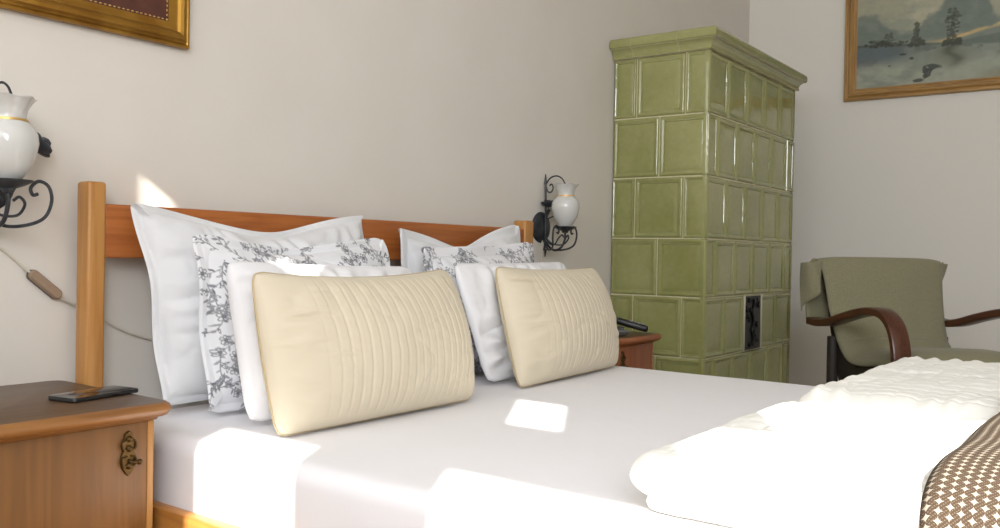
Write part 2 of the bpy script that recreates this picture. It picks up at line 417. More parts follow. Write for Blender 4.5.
def mattress():
    x0, x1, y0, y1, z0, z1 = 1.030, 2.682, -.195, 1.845, .238, ZM
    bm = bmesh.new(); r = .035
    nx, ny = 90, 110
    # cross-section wrap: side, rounded edge, top; as a superellipsoid shell
    def lin(n, a, b, rr):
        e = [a+rr*(1-math.cos(k/6*math.pi/2)) for k in range(6)]
        return e + list(np.linspace(a+rr, b-rr, n)) + [a+b-v for v in e[::-1]]
    xs = lin(nx, x0, x1, r); ys = lin(ny, y0, y1, r)
    def h(v, a, b):
        d = min(v-a, b-v)
        return 0 if d >= r else r - math.sqrt(max(0, r*r-(r-d)**2))
    V = []
    for y in ys:
        for x in xs:
            hz = max(h(x, x0, x1), h(y, y0, y1)); hh = math.hypot(h(x, x0, x1), h(y, y0, y1)); hz = min(max(hz, hh), r)
            z = z1 - hz
            V.append([x, y, z])
    V = np.array(V)
    inn = (V[:, 2] > z1-.002)
    V[:, 2] += inn*(fbm(V[:, 0]*3, V[:, 1]*3, 5, 3)*.004)
    vs = [bm.verts.new(v) for v in V]; NX, NY = len(xs), len(ys)
    gridfaces(bm, vs, NX, NY)
    # skirt down the sides with soft tucks
    loop = [j*NX for j in range(NY)] + [(NY-1)*NX+i for i in range(1, NX)] + [j*NX+NX-1 for j in range(NY-2, -1, -1)] + [i for i in range(NX-2, 0, -1)]
    prev = [vs[i] for i in loop]
    cx, cy = (x0+x1)/2, (y0+y1)/2
    for k in range(1, 9):
        ring = []
        for q, i in enumerate(loop):
            x, y, z = V[i]; f = k/8
            s = x+y
            off = .003*math.sin(s*23+math.sin(s*9)*2)*f + (-.010*max(0, f-.75)*4)
            nx_ = -1 if x < x0+1e-4 else 1 if x > x1-1e-4 else 0; ny_ = -1 if y < y0+1e-4 else 1 if y > y1-1e-4 else 0
            ring.append(bm.verts.new((x+nx_*off, y+ny_*off, z*(1-f)+z0*f)))
        for q in range(len(loop)): bm.faces.new((prev[q], prev[(q+1) % len(loop)], ring[(q+1) % len(loop)], ring[q]))
        prev = ring
    bm.faces.new(prev[::-1])
    o = finish('mattress', bm, M['sheet'], origin=(cx, cy, z0), angle=80)
    tag(o, 'wide mattress in a smooth white fitted sheet on the pine bed', 'mattress')
mattress()

# ------------------------------------------------------------------ cloth slabs: pillows, cushions, duvets
def toile(Wm, Hm, seed, ppm=900):
    W, H = int(Wm*ppm), int(Hm*ppm); img = np.ones((H, W)); rnd = random.Random(seed)
    yy, xx = np.mgrid[0:H, 0:W]
    def blob(cx, cy, a, b, ang, val, lo=0.0):
        R_ = int(max(a, b)+3); x0, x1, y0, y1 = max(0, int(cx)-R_), min(W, int(cx)+R_), max(0, int(cy)-R_), min(H, int(cy)+R_)
        if x1 <= x0 or y1 <= y0: return
        X = xx[y0:y1, x0:x1]-cx; Y = yy[y0:y1, x0:x1]-cy
        u = X*math.cos(ang)+Y*math.sin(ang); v = -X*math.sin(ang)+Y*math.cos(ang)
        d = np.sqrt((u/a)**2+(v/b)**2)
        m = np.clip((1-d)*min(a, b)+.5, 0, 1)*np.clip((d-lo)*min(a, b)+(.5 if lo > 0 else 1), 0, 1)
        img[y0:y1, x0:x1] = np.minimum(img[y0:y1, x0:x1], img[y0:y1, x0:x1]*(1-m) + val*m)
    def flower(x, y, r):
        for q in range(6):
            a = q*1.047+.3; blob(x+r*.62*math.cos(a), y+r*.62*math.sin(a), r*.46, r*.36, a, .42, .55)
        blob(x, y, r*.32, r*.32, 0, .3)
        for q in range(5): blob(x+rnd.uniform(-.8, .8)*r, y+rnd.uniform(-.8, .8)*r, 2.6, 1.2, rnd.uniform(0, 3), .55)
    def stem(x, y, ang, L, th, depth):
        n = int(L/2); cv = rnd.uniform(-.03, .03)
        for k in range(n):
            x += 2*math.cos(ang); y += 2*math.sin(ang); ang += cv+rnd.uniform(-.05, .05)
            blob(x, y, th, th, 0, .40)
            if k % 5 == 2:
                s = 1 if (k//5) % 2 else -1; a2 = ang+s*rnd.uniform(.6, 1.1); l = rnd.uniform(4, 8)
                blob(x+l*math.cos(a2), y+l*math.sin(a2), l, l*.34, a2, rnd.uniform(.28, .5), rnd.choice((0, 0, .45)))
            if depth and k % 13 == 9: stem(x, y, ang+rnd.choice((-1, 1))*rnd.uniform(.5, .9), L*.5, th*.85, depth-1)
        if rnd.random() < .55: flower(x, y, rnd.uniform(8, 13))
        else:
            for q in range(6): blob(x+rnd.uniform(-9, 9), y+rnd.uniform(-9, 9), 3.2, 2, rnd.uniform(0, 3), .42)
    y = 10
    while y < H+30:
        x = rnd.uniform(0, 40)
        while x < W+30:
            stem(x+rnd.uniform(-22, 22), y+rnd.uniform(-22, 22), rnd.uniform(0, 6.28), rnd.uniform(55, 105), 1.2, 1)
            x += 56
        y += 52
    return img
def slab(TL, TR, BR, BL, T, nx, ny, flange=0, bow=(.03, .03, .03, .03), ex=.55, wr=.004, seed=1, quilt=0, zmin=None, sag=None, edge_r=None, tside=(.5, .5), flip=.0, crease=None, roll=None, rc=.04):
    TL, TR, BR, BL = [np.array(p, float) for p in (TL, TR, BR, BL)]
    W = (np.linalg.norm(TR-TL)+np.linalg.norm(BR-BL))/2; H = (np.linalg.norm(BL-TL)+np.linalg.norm(BR-TR))/2
    U, V_ = np.meshgrid(np.linspace(0, 1, nx), np.linspace(0, 1, ny))
    # pack rows near the seams
    U = U - .055*np.sin(2*np.pi*U)*1.2; V_ = V_ - .055*np.sin(2*np.pi*V_)*1.2
    u, v = U.ravel(), V_.ravel()
    P = ((1-u)*(1-v))[:, None]*TL + (u*(1-v))[:, None]*TR + (u*v)[:, None]*BR + ((1-u)*v)[:, None]*BL
    ud = (TR+BR-TL-BL); ud = ud/np.linalg.norm(ud); vd = (BL+BR-TL-TR); vd = vd/np.linalg.norm(vd)
    n = -np.cross(ud, vd); n /= np.linalg.norm(n)
    bv = (4*v*(1-v))**.9; bu = (4*u*(1-u))**.9
    P = P + ud*(W*(bow[0]*(1-u)*bv - bow[1]*u*bv))[:, None] + vd*(H*(bow[2]*(1-v)*bu - bow[3]*v*bu))[:, None]
    cr = (np.clip(1-np.minimum(u, 1-u)*W/rc, 0, 1)*np.clip(1-np.minimum(v, 1-v)*H/rc, 0, 1))**1.5
    P = P + ud*(np.sign(.5-u)*cr*rc*.22)[:, None] + vd*(np.sign(.5-v)*cr*rc*.22)[:, None]
    fu, fv = flange/W, flange/H
    a = np.clip((u-fu)/(1-2*fu), 0, 1); b = np.clip((v-fv)/(1-2*fv), 0, 1)
    if edge_r:
        f = lambda s, L: np.sqrt(np.clip(1-(1-np.clip(np.minimum(s, 1-s)*L/edge_r, 0, 1))**2, 0, 1))
        f2 = lambda s, L: np.sqrt(np.clip(1-(1-np.clip(np.minimum(s, 1-s)*L/(edge_r*4), 0, 1))**2, 0, 1))
        h = .78*f(u, W)*f(v, H) + .22*f2(u, W)*f2(v, H)
    else:
        h = (4*a*(1-a))**ex*(4*b*(1-b))**ex
    nz = fbm(u*W*7, v*H*7, seed, 4)
    # gathers running in from the seams
    du = np.minimum(u, 1-u)*W; dv = np.minimum(v, 1-v)*H
    ga = np.exp(-((du-.045)/.05)**2)*np.sin(v*H*95 + 5*vnoise(v*H*9, u*3, seed+3)*2)*(vnoise(v*H*14, u*2, seed+5)+.35)
    gb = np.exp(-((dv-.04)/.05)**2)*np.sin(u*W*95 + 5*vnoise(u*W*9, v*3, seed+4)*2)*(vnoise(u*W*14, v*2, seed+6)+.35)
    # long soft folds
    fold = np.abs(fbm(u*W*4.0+v*H*2.2, v*H*5.0-u*W*1.5, seed+11, 3)); fold = np.exp(-fold*16)
    hw = h*(1-np.exp(-np.minimum(du, dv)/.02))
    fold2 = np.exp(-np.abs(fbm(u*W*2.6-v*H*2.0+3, v*H*6.0+u*W*2, seed+23, 2))*22)
    disp = wr*(nz*1.4*hw + (ga+gb)*.9*np.clip(hw*2, 0, 1) - (fold*.9+fold2*.8)*hw)
    if quilt:
        q = u*quilt + .05*np.sin(v*5+u*9) + .16*vnoise(u*quilt*.8, v*3, seed+9)
        fr = np.abs((q % 1)-.5)*2            # 0 mid, 1 at the seam
        am = np.clip((u-.14)/.10, 0, 1)*np.clip((.99-u)/.03, 0, 1)
        dq = -.0020*np.exp(-((1-fr)/.22)**2)*am + .0010*vnoise(q*1.0, v*26, seed+2)*am
        cr = (1-np.clip((u-.10)/.22, 0, 1))*np.sin(v*H*85+vnoise(v*12, u*5, seed)*9)*.0075*(vnoise(v*9, u*8, seed+8)+.25)
        disp = disp + (dq + cr)*np.clip(hw*3, 0, 1)
    if crease is not None: disp = disp + crease(u*W, v*H)*np.clip(hw*3, 0, 1)
    edge = .0035*np.clip(np.minimum(du, dv)/.006, 0, 1)
    rip = 0
    if flange:
        infl = (1-np.clip(h*8, 0, 1)); rip = infl*(.010*np.sin(v*H*22+seed)*(du < dv) + .008*np.sin(u*W*19+seed*2)*(dv <= du))
    back = P + n*(rip - tside[1]*T*h - edge)[:, None] if True else None
    front = P + n*(rip + tside[0]*T*h + edge + disp)[:, None]
    back = back - n*(disp*.8)[:, None]
    for q in (front, back):
        if sag is not None: q[:, 2] += sag(u, v)
        if roll is not None: q += roll(u, v)
        if zmin is not None:
            q[:, 2] = np.where(q[:, 2] < zmin+.012, zmin+.012*np.exp(np.clip((q[:, 2]-zmin-.012)/.012, -6, 0)), q[:, 2])
    return u, v, front, back, W, H
def slab_mesh(bm, nx, ny, front, back):
    f = [bm.verts.new(p) for p in front]
    bnd = lambda i, j: i in (0, nx-1) or j in (0, ny-1)
    b = []
    for j in range(ny):
        for i in range(nx):
            k = j*nx+i
            if bnd(i, j):
                f[k].co = Vector((front[k]+back[k])/2); b.append(f[k])
            else: b.append(bm.verts.new(back[k]))
    gridfaces(bm, f, nx, ny)
    for j in range(ny-1):
        for i in range(nx-1):
            bm.faces.new((b[j*nx+i], b[(j+1)*nx+i], b[(j+1)*nx+i+1], b[j*nx+i+1]))
def pillow(name, label, cat, m, nx, ny, paint=None, group=None, **k):
    u, v, f, b, W, H = slab(nx=nx, ny=ny, zmin=ZM+.001, **k)
    bm = bmesh.new(); slab_mesh(bm, nx, ny, f, b)
    nf = len(f)
    P = np.vstack((f, b)); org = (float(P[:, 0].mean()), float(P[:, 1].mean()), float(P[:, 2].min()))
    o = finish(name, bm, m, origin=org, angle=70)
    if name == 'quilted_cushion':
        loop = [i for i in range(nx)] + [j*nx+nx-1 for j in range(1, ny)] + [(ny-1)*nx+i for i in range(nx-2, -1, -1)] + [j*nx for j in range(ny-2, -1, -1)]
        pts = [Vector((f[i]+b[i])/2)-Vector(org) for i in loop[::2]]
        bm = bmesh.new(); tube(bm, pts, .0026, 6); finish('piping', bm, M['piping'], o)
    if paint is not None:
        img = toile(W, H, paint); Hh, Ww = img.shape
        co = np.empty(len(o.data.vertices)*3); o.data.vertices.foreach_get('co', co)
        ii = [j*nx+i for j in range(ny) for i in range(nx) if not (i in (0, nx-1) or j in (0, ny-1))]
        allu = np.concatenate((u, u[ii])); allv = np.concatenate((v, v[ii]))
        g = img[np.clip((allv*Hh).astype(int), 0, Hh-1), np.clip((allu*Ww).astype(int), 0, Ww-1)]
        ink = np.array(srgb(112, 114, 120)[:3]); paper = np.array(srgb(228, 229, 232)[:3])
        k_ = np.clip((g-.25)/.75, 0, 1)[:, None]
        set_paint(o, np.hstack((paper*k_+ink*(1-k_), np.ones((len(g), 1)))))
    return tag(o, label, cat, group)
E_ = EYE
def A(x, y, z): return (x, y, z+EYE)
SH = 'white shams against the headboard'; TP = 'toile pillows'; WP = 'plain white pillows'; CP = 'cream quilted cushions'
sagL1 = lambda u, v: -.045*np.exp(-((u-.50)/.26)**2)*(1-v)**1.2
pillow('flanged_pillow', 'large white flanged pillow leaning at the left end of the headboard, behind the other pillows', 'pillow', M['sham'], 130, 100, group=SH,
       TL=A(1.090, 1.80, .098), TR=A(1.815, 1.815, .105), BR=A(1.86, 1.73, -.345), BL=A(1.130, 1.74, -.348), T=.15, flange=.018, bow=(.015, .02, .03, .0), wr=.017, rc=.012, seed=4, sag=sagL1, tside=(.72, .10))
pillow('flanged_pillow', 'white flanged pillow with upturned corners at the right end of the headboard', 'pillow', M['sham'], 130, 100, group=SH,
       TL=A(1.945, 1.81, .075), TR=A(2.575, 1.815, .108), BR=A(2.66, 1.73, -.345), BL=A(1.95, 1.73, -.350), T=.13, flange=.030, bow=(.02, .02, .03, .0), wr=.015, rc=.03, seed=14,
       sag=lambda u, v: -.060*np.exp(-((u-.48)/.24)**2)*(1-v)**1.2, tside=(.72, .10))
pillow('printed_pillow', 'white pillow printed with grey flowers in the left pillow stack, near the phone', 'pillow', M['toile'], 380, 280, group=TP, paint=21,
       TL=A(1.150, 1.675, .036), TR=A(1.770, 1.685, .043), BR=A(1.80, 1.63, -.358), BL=A(1.180, 1.650, -.362), T=.12, flange=.02, bow=(.015, .015, .035, .0), wr=.008, seed=6,
       sag=lambda u, v: -.020*np.exp(-((u-.45)/.26)**2)*(1-v)**1.2, tside=(.66, .10))
pillow('printed_pillow', 'white pillow printed with grey flowers in the right pillow stack, near the wall lamp', 'pillow', M['toile'], 380, 280, group=TP, paint=33,
       TL=A(1.925, 1.700, .020), TR=A(2.510, 1.710, .045), BR=A(2.58, 1.63, -.358), BL=A(1.955, 1.640, -.362), T=.12, flange=.03, bow=(.015, .015, .025, .0), wr=.008, seed=8, tside=(.66, .10))
pillow('plain_pillow', 'plain white pillow directly behind the left cream cushion', 'pillow', M['plain'], 120, 100, group=WP,
       TL=A(1.135, 1.535, -.022), TR=A(1.73, 1.555, -.036), BR=A(1.76, 1.50, -.355), BL=A(1.165, 1.490, -.360), T=.15, bow=(.0, .0, .015, .0), wr=.014, seed=10, rc=.045, ex=.45, tside=(.48, .12))
pillow('plain_pillow', 'plain white pillow directly behind the right cream cushion', 'pillow', M['plain'], 120, 100, group=WP,
       TL=A(1.925, 1.575, -.028), TR=A(2.555, 1.605, -.022), BR=A(2.58, 1.52, -.355), BL=A(1.965, 1.475, -.360), T=.15, bow=(.0, .0, .01, .0), wr=.018, seed=12, rc=.045, ex=.45, tside=(.36, .12))
pillow('quilted_cushion', 'cream cushion with stitched upright channels at the front of the left pillow stack', 'cushion', M['cream'], 330, 130, group=CP,
       TL=A(1.120, 1.425, -.043), TR=A(1.735, 1.440, -.040), BR=A(1.745, 1.355, -.362), BL=A(1.140, 1.365, -.366), T=.17, bow=(-.01, -.03, .055, .0), wr=.004, seed=16, quilt=24, ex=.5, tside=(.55, .34), rc=.03)
pillow('quilted_cushion', 'cream cushion with stitched upright channels at the front of the right pillow stack', 'cushion', M['cream'], 330, 130, group=CP,
       TL=A(2.005, 1.485, -.036), TR=A(2.575, 1.500, -.040), BR=A(2.605, 1.420, -.362), BL=A(1.985, 1.380, -.366), T=.17, bow=(-.01, -.03, .03, .0), wr=.004, seed=18, quilt=24, ex=.5, tside=(.55, .28), rc=.03)

def waffle(seed):
    def f(a, b):
        p = .045
        q = a/p + .12*vnoise(a*9, b*9, seed); r = b/p + .12*vnoise(a*9, b*9, seed+1)
        d1 = np.abs((q % 1)-.5)*2; d2 = np.abs((r % 1)-.5)*2
        return -.0026*np.exp(-((1-d1)/.25)**2) - .0022*np.exp(-((1-d2)/.25)**2) + .003*fbm(a*5, b*5, seed+3, 3)
    return f
def duvet(name, label, x0, x1, y0, y1, top, seed, lower=True, skew=0):
    bm = bmesh.new(); nx, ny = 200, 230
    z_lo = ZM+.002
    if lower:
        zc = z_lo+.016
        u, v, f, b, W, H = slab((x0+.035, y1-.01+skew, zc), (x1, y1, zc), (x1, y0, zc), (x0+.035, y0, zc), .034, 110, 120, bow=(0, 0, 0, 0), wr=.010, seed=seed+5, edge_r=.025, zmin=z_lo-.001)
        slab_mesh(bm, 110, 120, f, b)
        z2 = z_lo+.022
    else: z2 = z_lo
    T = top-z2; zc = z2+T/2
    u, v, f, b, W, H = slab((x0, y1+skew, zc), (x1, y1, zc), (x1, y0, zc), (x0, y0, zc), T, nx, ny, bow=(.0, .0, .0, 0), wr=.006, seed=seed, edge_r=.055, zmin=z2-.004, crease=waffle(seed))
    slab_mesh(bm, nx, ny, f, b)
    o = finish(name, bm, M['duvet'], origin=((x0+x1)/2, (y0+y1)/2, z_lo), angle=80)
    return tag(o, label, 'duvet', 'folded duvets on the bed')
duvet('folded_duvet', 'folded white waffle duvet lying nearest the camera on the bed', 1.120, 1.80, -.45, .60, .596, 40)
duvet('folded_duvet', 'folded white waffle duvet on the far side of the bed, beside the armchair', 1.805, 2.675, -.45, .56, .612, 47, skew=.02)
def throw():
    bm = bmesh.new(); nx, ny = 150, 60
    y0, y1 = -.44, .200
    uvl = bm.loops.layers.uv.new('weave')
    ctrl = catmull([(1.110, .512), (1.117, .545), (1.140, .578), (1.20, .604), (1.30, .614), (1.60, .617), (1.80, .620), (2.0, .626), (2.3, .628), (2.56, .624), (2.64, .606), (2.685, .56), (2.695, .512)], 40)
    ds = [0]
    for p, q in zip(ctrl, ctrl[1:]): ds.append(ds[-1]+(q-p).length)
    P = []
    for t in np.linspace(0, ds[-1], nx):
        P.append((float(np.interp(t, ds, [c.x for c in ctrl])), float(np.interp(t, ds, [c.y for c in ctrl])), float(t)))
    V = []; UV = []
    for j in range(ny):
        v = j/(ny-1)
        for i, (x, z, d) in enumerate(P):
            wob = .004*math.sin(d*6.5+1.0) + .004*math.sin(d*17)
            y = y1 + wob*(1-v) - v*(y1-y0)
            zz = z + .006*float(fbm(x*4, y*4, 3, 3)) + .003*math.sin(y*26+x*3) - (0.008 if j == 0 else 0)
            V.append(bm.verts.new((x+.010*float(fbm(z*6, y*6, 8, 2)), y, zz+.009))); UV.append((d, v*(y1-y0)))
    V[0].index = 0
    bm.verts.index_update()
    gridfaces(bm, V, nx, ny)
    for f in bm.faces:
        for l in f.loops: l[uvl].uv = UV[l.vert.index]
    o = finish('woven_throw', bm, M['throw'], origin=(1.8, -.1, .6), angle=80)
    md = o.modifiers.new('thick', 'SOLIDIFY'); md.thickness = .012; md.offset = 0
    tag(o, 'brown and cream star-patterned woven throw laid across the folded duvets', 'throw')
throw()

# ------------------------------------------------------------------ nightstands
def rounded_slab(bm, x0, x1, y0, y1, prof, rc):
    """prof = [(inset, z)], corners rounded with radius rc"""
    rings = []
    for ins, z in prof:
        ring = []
        for cx, cy, a0 in ((x1-rc, y0+rc, -90), (x1-rc, y1-rc, 0), (x0+rc, y1-rc, 90), (x0+rc, y0+rc, 180)):
            for k in range(7):
                a = R(a0+90*k/6); rr = rc-ins
                ring.append(bm.verts.new((cx+rr*math.cos(a), cy+rr*math.sin(a), z)))
        rings.append(ring)
    n = len(rings[0])
    for A_, B_ in zip(rings, rings[1:]):
        for q in range(n): bm.faces.new((A_[q], A_[(q+1) % n], B_[(q+1) % n], B_[q]))
    bm.faces.new(rings[0][::-1]); bm.faces.new(rings[-1])
def nightstand(x0, x1, label, mb, mt, me, mirror=False):
    y0, y1, z = 1.490, 1.922, .578
    t = thing('nightstand', label, 'nightstand', ((x0+x1)/2, (y0+y1)/2, 0), group='bedside nightstands')
    bm = bmesh.new()
    rounded_slab(bm, x0, x1, y0, y1, [(.026, z-.034), (.022, z-.029), (.014, z-.027), (.006, z-.024), (.001, z-.017), (0, z-.011), (.003, z-.004), (.009, z)], .030)
    tp = finish('tabletop', bm, mt, t, True)
    tp.data.materials.append(M['stand_dim'])
    for p in tp.data.polygons:
        if p.normal.z > .9: p.material_index = 1
    a, b, c, d = x0+.030, x1-.030, y0+.030, y1-.004
    bm = bmesh.new()
    box(bm, a, a+.018, c+.018, d, .03, z-.032); box(bm, b-.018, b, c+.018, d, .03, z-.032); box(bm, a, b, d-.012, d, .03, z-.032)
    box(bm, a+.01, b-.01, c+.02, d, .03, .055); box(bm, a, b, c+.018, c+.05, z-.06, z-.032)
    finish('case', bm, mb, t, True)
    dr = finish('door', B(a, b-.014, c, c+.018, .04, z-.035, .002), mb, t, True)
    finish('edge_strip', B(b-.0135, b, c-.0005, c+.018, .04, z-.035, .002), me, t, True)['label'] = 'lighter wooden edge strip'
    # escutcheon with a key-like drop pull
    kx, kz = ((x0+.085) if mirror else (x1-.083)), z-.093
    bm = bmesh.new()
    prof = [(-.010, .056), (-.006, .060), (0, .064), (.006, .060), (.010, .056), (.011, .046), (.016, .040), (.018, .026), (.014, .012), (.018, .0), (.019, -.016), (.016, -.032), (.011, -.042), (.006, -.050), (0, -.055)]
    outl = prof + [(-x, zz) for x, zz in prof[::-1][1:-4]]
    f1 = [bm.verts.new((kx+x*.75, c-.0035, kz+zz*.68)) for x, zz in outl]; f2 = [bm.verts.new((kx+x*.85, c, kz+zz*.71)) for x, zz in outl]
    bm.faces.new(f1); n = len(f1)
    for q in range(n): bm.faces.new((f1[q], f1[(q+1) % n], f2[(q+1) % n], f2[q]))
    for zz in (.03, .012, -.02): bmesh.ops.create_icosphere(bm, subdivisions=2, radius=.0065, matrix=Matrix.Translation((kx, c-.003, kz+zz)))
    for s in (-1, 1):
        for zz in (.018, -.012): tube(bm, [(kx+s*.004, c-.004, kz+zz+.01), (kx+s*.012, c-.005, kz+zz+.006), (kx+s*.012, c-.005, kz+zz-.006), (kx+s*.006, c-.004, kz+zz-.008)], .0022, 6, smooth=4)
    pl = finish('escutcheon', bm, M['brass'], dr, True); pl['label'] = 'ornate aged brass keyhole plate'
    bm = bmesh.new(); tube(bm, [(kx, c-.003, kz-.010), (kx+.003, c-.009, kz-.012), (kx+.016, c-.011, kz-.014)], .003, 8, smooth=4)
    bmesh.ops.create_icosphere(bm, subdivisions=2, radius=.0055, matrix=Matrix.Translation((kx+.017, c-.011, kz-.014)))
    finish('key_pull', bm, M['brass'], dr, True)
    for px in (a+.02, b-.02):
        for py in (c+.03, d-.02):
            bm = bmesh.new(); lathe(bm, [(0.0, 0), (.012, 0), (.016, .03), (.018, .04), (0, .04)], px, py, 0, 12)
            finish('foot', bm, mb, t, True)
    return t
nightstand(.600, 1.003, 'light brown wooden nightstand with brass keyhole plate, left of the bed', M['stand'], M['stand_top'], M['stand_edge'])
nightstand(2.745, 3.105, 'reddish brown wooden nightstand between the bed and the green stove', M['stand2'], M['stand2_top'], M['stand2_top'], True)

def phone():
    t = thing('smartphone', 'black smartphone lying flat on the left nightstand', 'phone', (.930, 1.655, .5785), R(-12))
    bm = bmesh.new(); rounded_slab(bm, -.038, .038, -.078, .078, [(.002, 0), (.0, .0015), (0, .0065), (.001, .008)], .010)
    finish('case', bm, M['black'], t)
    bm = bmesh.new(); rounded_slab(bm, -.0365, .0365, -.0765, .0765, [(.0005, .0078), (0, .0081), (.0006, .0086)], .0085)
    finish('screen', bm, M['screen'], t)
    bm = bmesh.new(); box(bm, .0378, .0392, .01, .03, .003, .006, .0005); finish('side_button', bm, M['black'], t)
    t.rotation_euler = (0, 0, R(-79))
phone()
def handset():
    t = thing('cordless_handset', 'small black handset with pale keys resting tilted on the right nightstand', 'telephone', (2.992, 1.575, .5785), R(28)); t.scale = (1.12, 1.12, 1.12)
    bm = bmesh.new()
    box(bm, -.026, .026, -.055, .055, .008, .030, .008, 3)
    ob = finish('body', bm, M['black'], t); ob.rotation_euler = (R(14), R(0), 0); ob.location = (0, 0, .012)
    bm = bmesh.new()
    for i in range(3):
        for j in range(4): box(bm, -.018+i*.013, -.009+i*.013, -.04+j*.014, -.032+j*.014, .029, .032, .001)
    ks = finish('keypad', bm, M['key'], ob); ks['label'] = 'pale keys'
    bm = bmesh.new(); box(bm, -.018, .018, .022, .046, .0295, .0312, .001); finish('display', bm, M['screen'], ob)
    bm = bmesh.new(); box(bm, -.024, .024, .012, .050, 0.0, .006, .002); box(bm, -.02, .02, .020, .045, .005, .022, .003); finish('cradle', bm, M['black'], t)
handset()
def tray():
    t = thing('small_dish', 'small grey glass dish beside the handset on the right nightstand', 'dish', (2.875, 1.565, .5785))
    bm = bmesh.new(); lathe(bm, [(0, .002), (.02, .0), (.034, .004), (.043, .015), (.045, .018), (.043, .018), (.033, .008), (.02, .005), (0, .005)], seg=28)
    finish('bowl', bm, M['clear'], t)
tray()

# ------------------------------------------------------------------ wall lamps
def lamp(x, z, label, cord_pts, switch=None):
    t = thing('wall_lamp', label, 'lamp', (x, YB, z), group='wall lamps beside the bed')
    # local: +x along the wall, -y out of the wall
    bm = bmesh.new()
    prof = [(0, -.020), (.012, -.0195), (.026, -.017), (.038, -.012), (.046, -.006), (.050, -.001), (.050, 0), (0, 0)]
    rings = []
    for r, y in prof:
        rings.append([bm.verts.new((max(r, 1e-4)*math.cos(2*math.pi*k/32)*1.3, y, max(r, 1e-4)*math.sin(2*math.pi*k/32)*1.22)) for k in range(32)])
    for A_, B_ in zip(rings, rings[1:]):
        for k in range(32): bm.faces.new((A_[k], A_[(k+1) % 32], B_[(k+1) % 32], B_[k]))
    finish('backplate', bm, M['iron'], t)
    bm = bmesh.new()
    tube(bm, [(0, -.018, -.09), (0, -.022, -.05), (0, -.022, .06), (0, -.018, .190)], .0042, 8, smooth=5)
    tube(bm, [(0, -.018, .168), (0, -.019, .190), (0, -.018, .208)], .0062, 8, r1=.002)
    tube(bm, [(0, -.024, -.085), (0, -.022, -.115)], .006, 8, r1=.002)
    finish('upright_rod', bm, M['iron'], t)
    bm = bmesh.new()
    tube(bm, [(0, -.019, .168), (.003, -.038, .192), (.006, -.064, .200), (.008, -.088, .190), (.010, -.104, .166)], .0034, 8, smooth=7, r1=.0024)
    tube(bm, [(0, -.019, .168), (0, -.030, .140), (0, -.046, .138), (0, -.054, .154), (0, -.046, .168), (0, -.038, .162)], .003, 8, smooth=6)
    finish('top_hook', bm, M['iron'], t)
    bm = bmesh.new()
    for s in (-1, 1):
        tube(bm, [(0, -.024, -.055), (s*.018, -.045, -.085), (s*.046, -.080, -.086), (s*.074, -.105, -.070), (s*.086, -.112, -.036), (s*.080, -.112, -.006), (s*.060, -.112, .004), (s*.044, -.112, -.010), (s*.048, -.112, -.024), (s*.058, -.112, -.022)], .0036, 8, smooth=8)
        tube(bm, [(0, -.024, -.040), (s*.010, -.050, -.064), (s*.030, -.085, -.066), (s*.036, -.105, -.044), (s*.022, -.112, -.030), (s*.010, -.112, -.038)], .003, 8, smooth=7)
    tube(bm, [(0, -.024, -.060), (0, -.060, -.088), (0, -.095, -.078), (0, -.112, -.045), (0, -.112, -.02)], .0044, 8, smooth=7)
    finish('scroll_arm', bm, M['iron'], t)
    def rose(px, py, pz, sc=1, tilt=0):
        bm = bmesh.new(); rr = random.Random(5)
        for ring, (n, rad, h, rp) in enumerate(((1, 0, .012, .006), (3, .004, .009, .010), (5, .009, .004, .012))):
            for k in range(n):
                a = k*2*math.pi/n + ring*.7
                m = Matrix.Translation((px, py, pz)) @ Matrix.Rotation(tilt, 4, 'Y') @ Matrix.Rotation(a, 4, 'Z') @ Matrix.Translation((rad*sc, 0, h*sc)) @ Matrix.Rotation(R(-60+ring*22), 4, 'Y') @ Matrix.Diagonal((rp*sc, rp*sc*.9, .003*sc+.0012, 1))
                bmesh.ops.create_uvsphere(bm, u_segments=10, v_segments=6, radius=1, matrix=m)
        tube(bm, [(px, py, pz), (px*.5, (py-.024)/2-.004, pz-.03), (0, -.024, pz-.05)], .0024, 6, smooth=4)
        for k in range(2):
            m = Matrix.Translation((px*.6+.004*(k*2-1), py*.8-.006, pz-.022)) @ Matrix.Rotation(R(40-80*k), 4, 'Y') @ Matrix.Diagonal((.016, .003, .007, 1))
            bmesh.ops.create_uvsphere(bm, u_segments=10, v_segments=6, radius=1, matrix=m)
        return bm
    finish('iron_rose', rose(.004, -.030, .082, 1.6, R(10)), M['iron'], t)
    finish('iron_rose', rose(.084, -.045, .080, 1.7, R(50)), M['iron'], t)
    bm = bmesh.new(); cy = -.112
    lathe(bm, [(0, -.022), (.010, -.022), (.014, -.014), (.030, -.008), (.044, .0), (.045, .003), (.040, .003), (.020, -.003), (0, -.003)], 0, cy, 0, 28)
    finish('saucer', bm, M['iron'], t)
    bm = bmesh.new()
    def rip(r, z, a):
        k = min(1, max(0, (z-.128)/.04)); return r*(1+.05*k*math.cos(6*a+.6)), z+.002*k*math.cos(6*a+.6)
    lathe(bm, [(.022, .003), (.028, .010), (.037, .024), (.046, .040), (.0505, .058), (.054, .076), (.052, .094), (.044, .108), (.034, .118), (.0305, .124), (.031, .131), (.034, .142), (.041, .155), (.049, .164),
               (.0475, .165), (.038, .155), (.0315, .142), (.0285, .131), (.028, .124), (.032, .116), (.042, .106), (.0495, .094), (.0515, .076), (.048, .058), (.039, .040), (.029, .024), (.022, .010), (.020, .004)], 0, cy, 0, 48, ripple=rip)
    sh = finish('glass_shade', bm, M['opal'], t, angle=60); sh['label'] = 'white opal glass shade with a flared fluted lip'
    bm = bmesh.new(); lathe(bm, [(.0338, .1175), (.0352, .1180), (.0345, .1222), (.0318, .1230)], 0, cy, 0, 40); finish('gold_band', bm, M['bead'], sh)
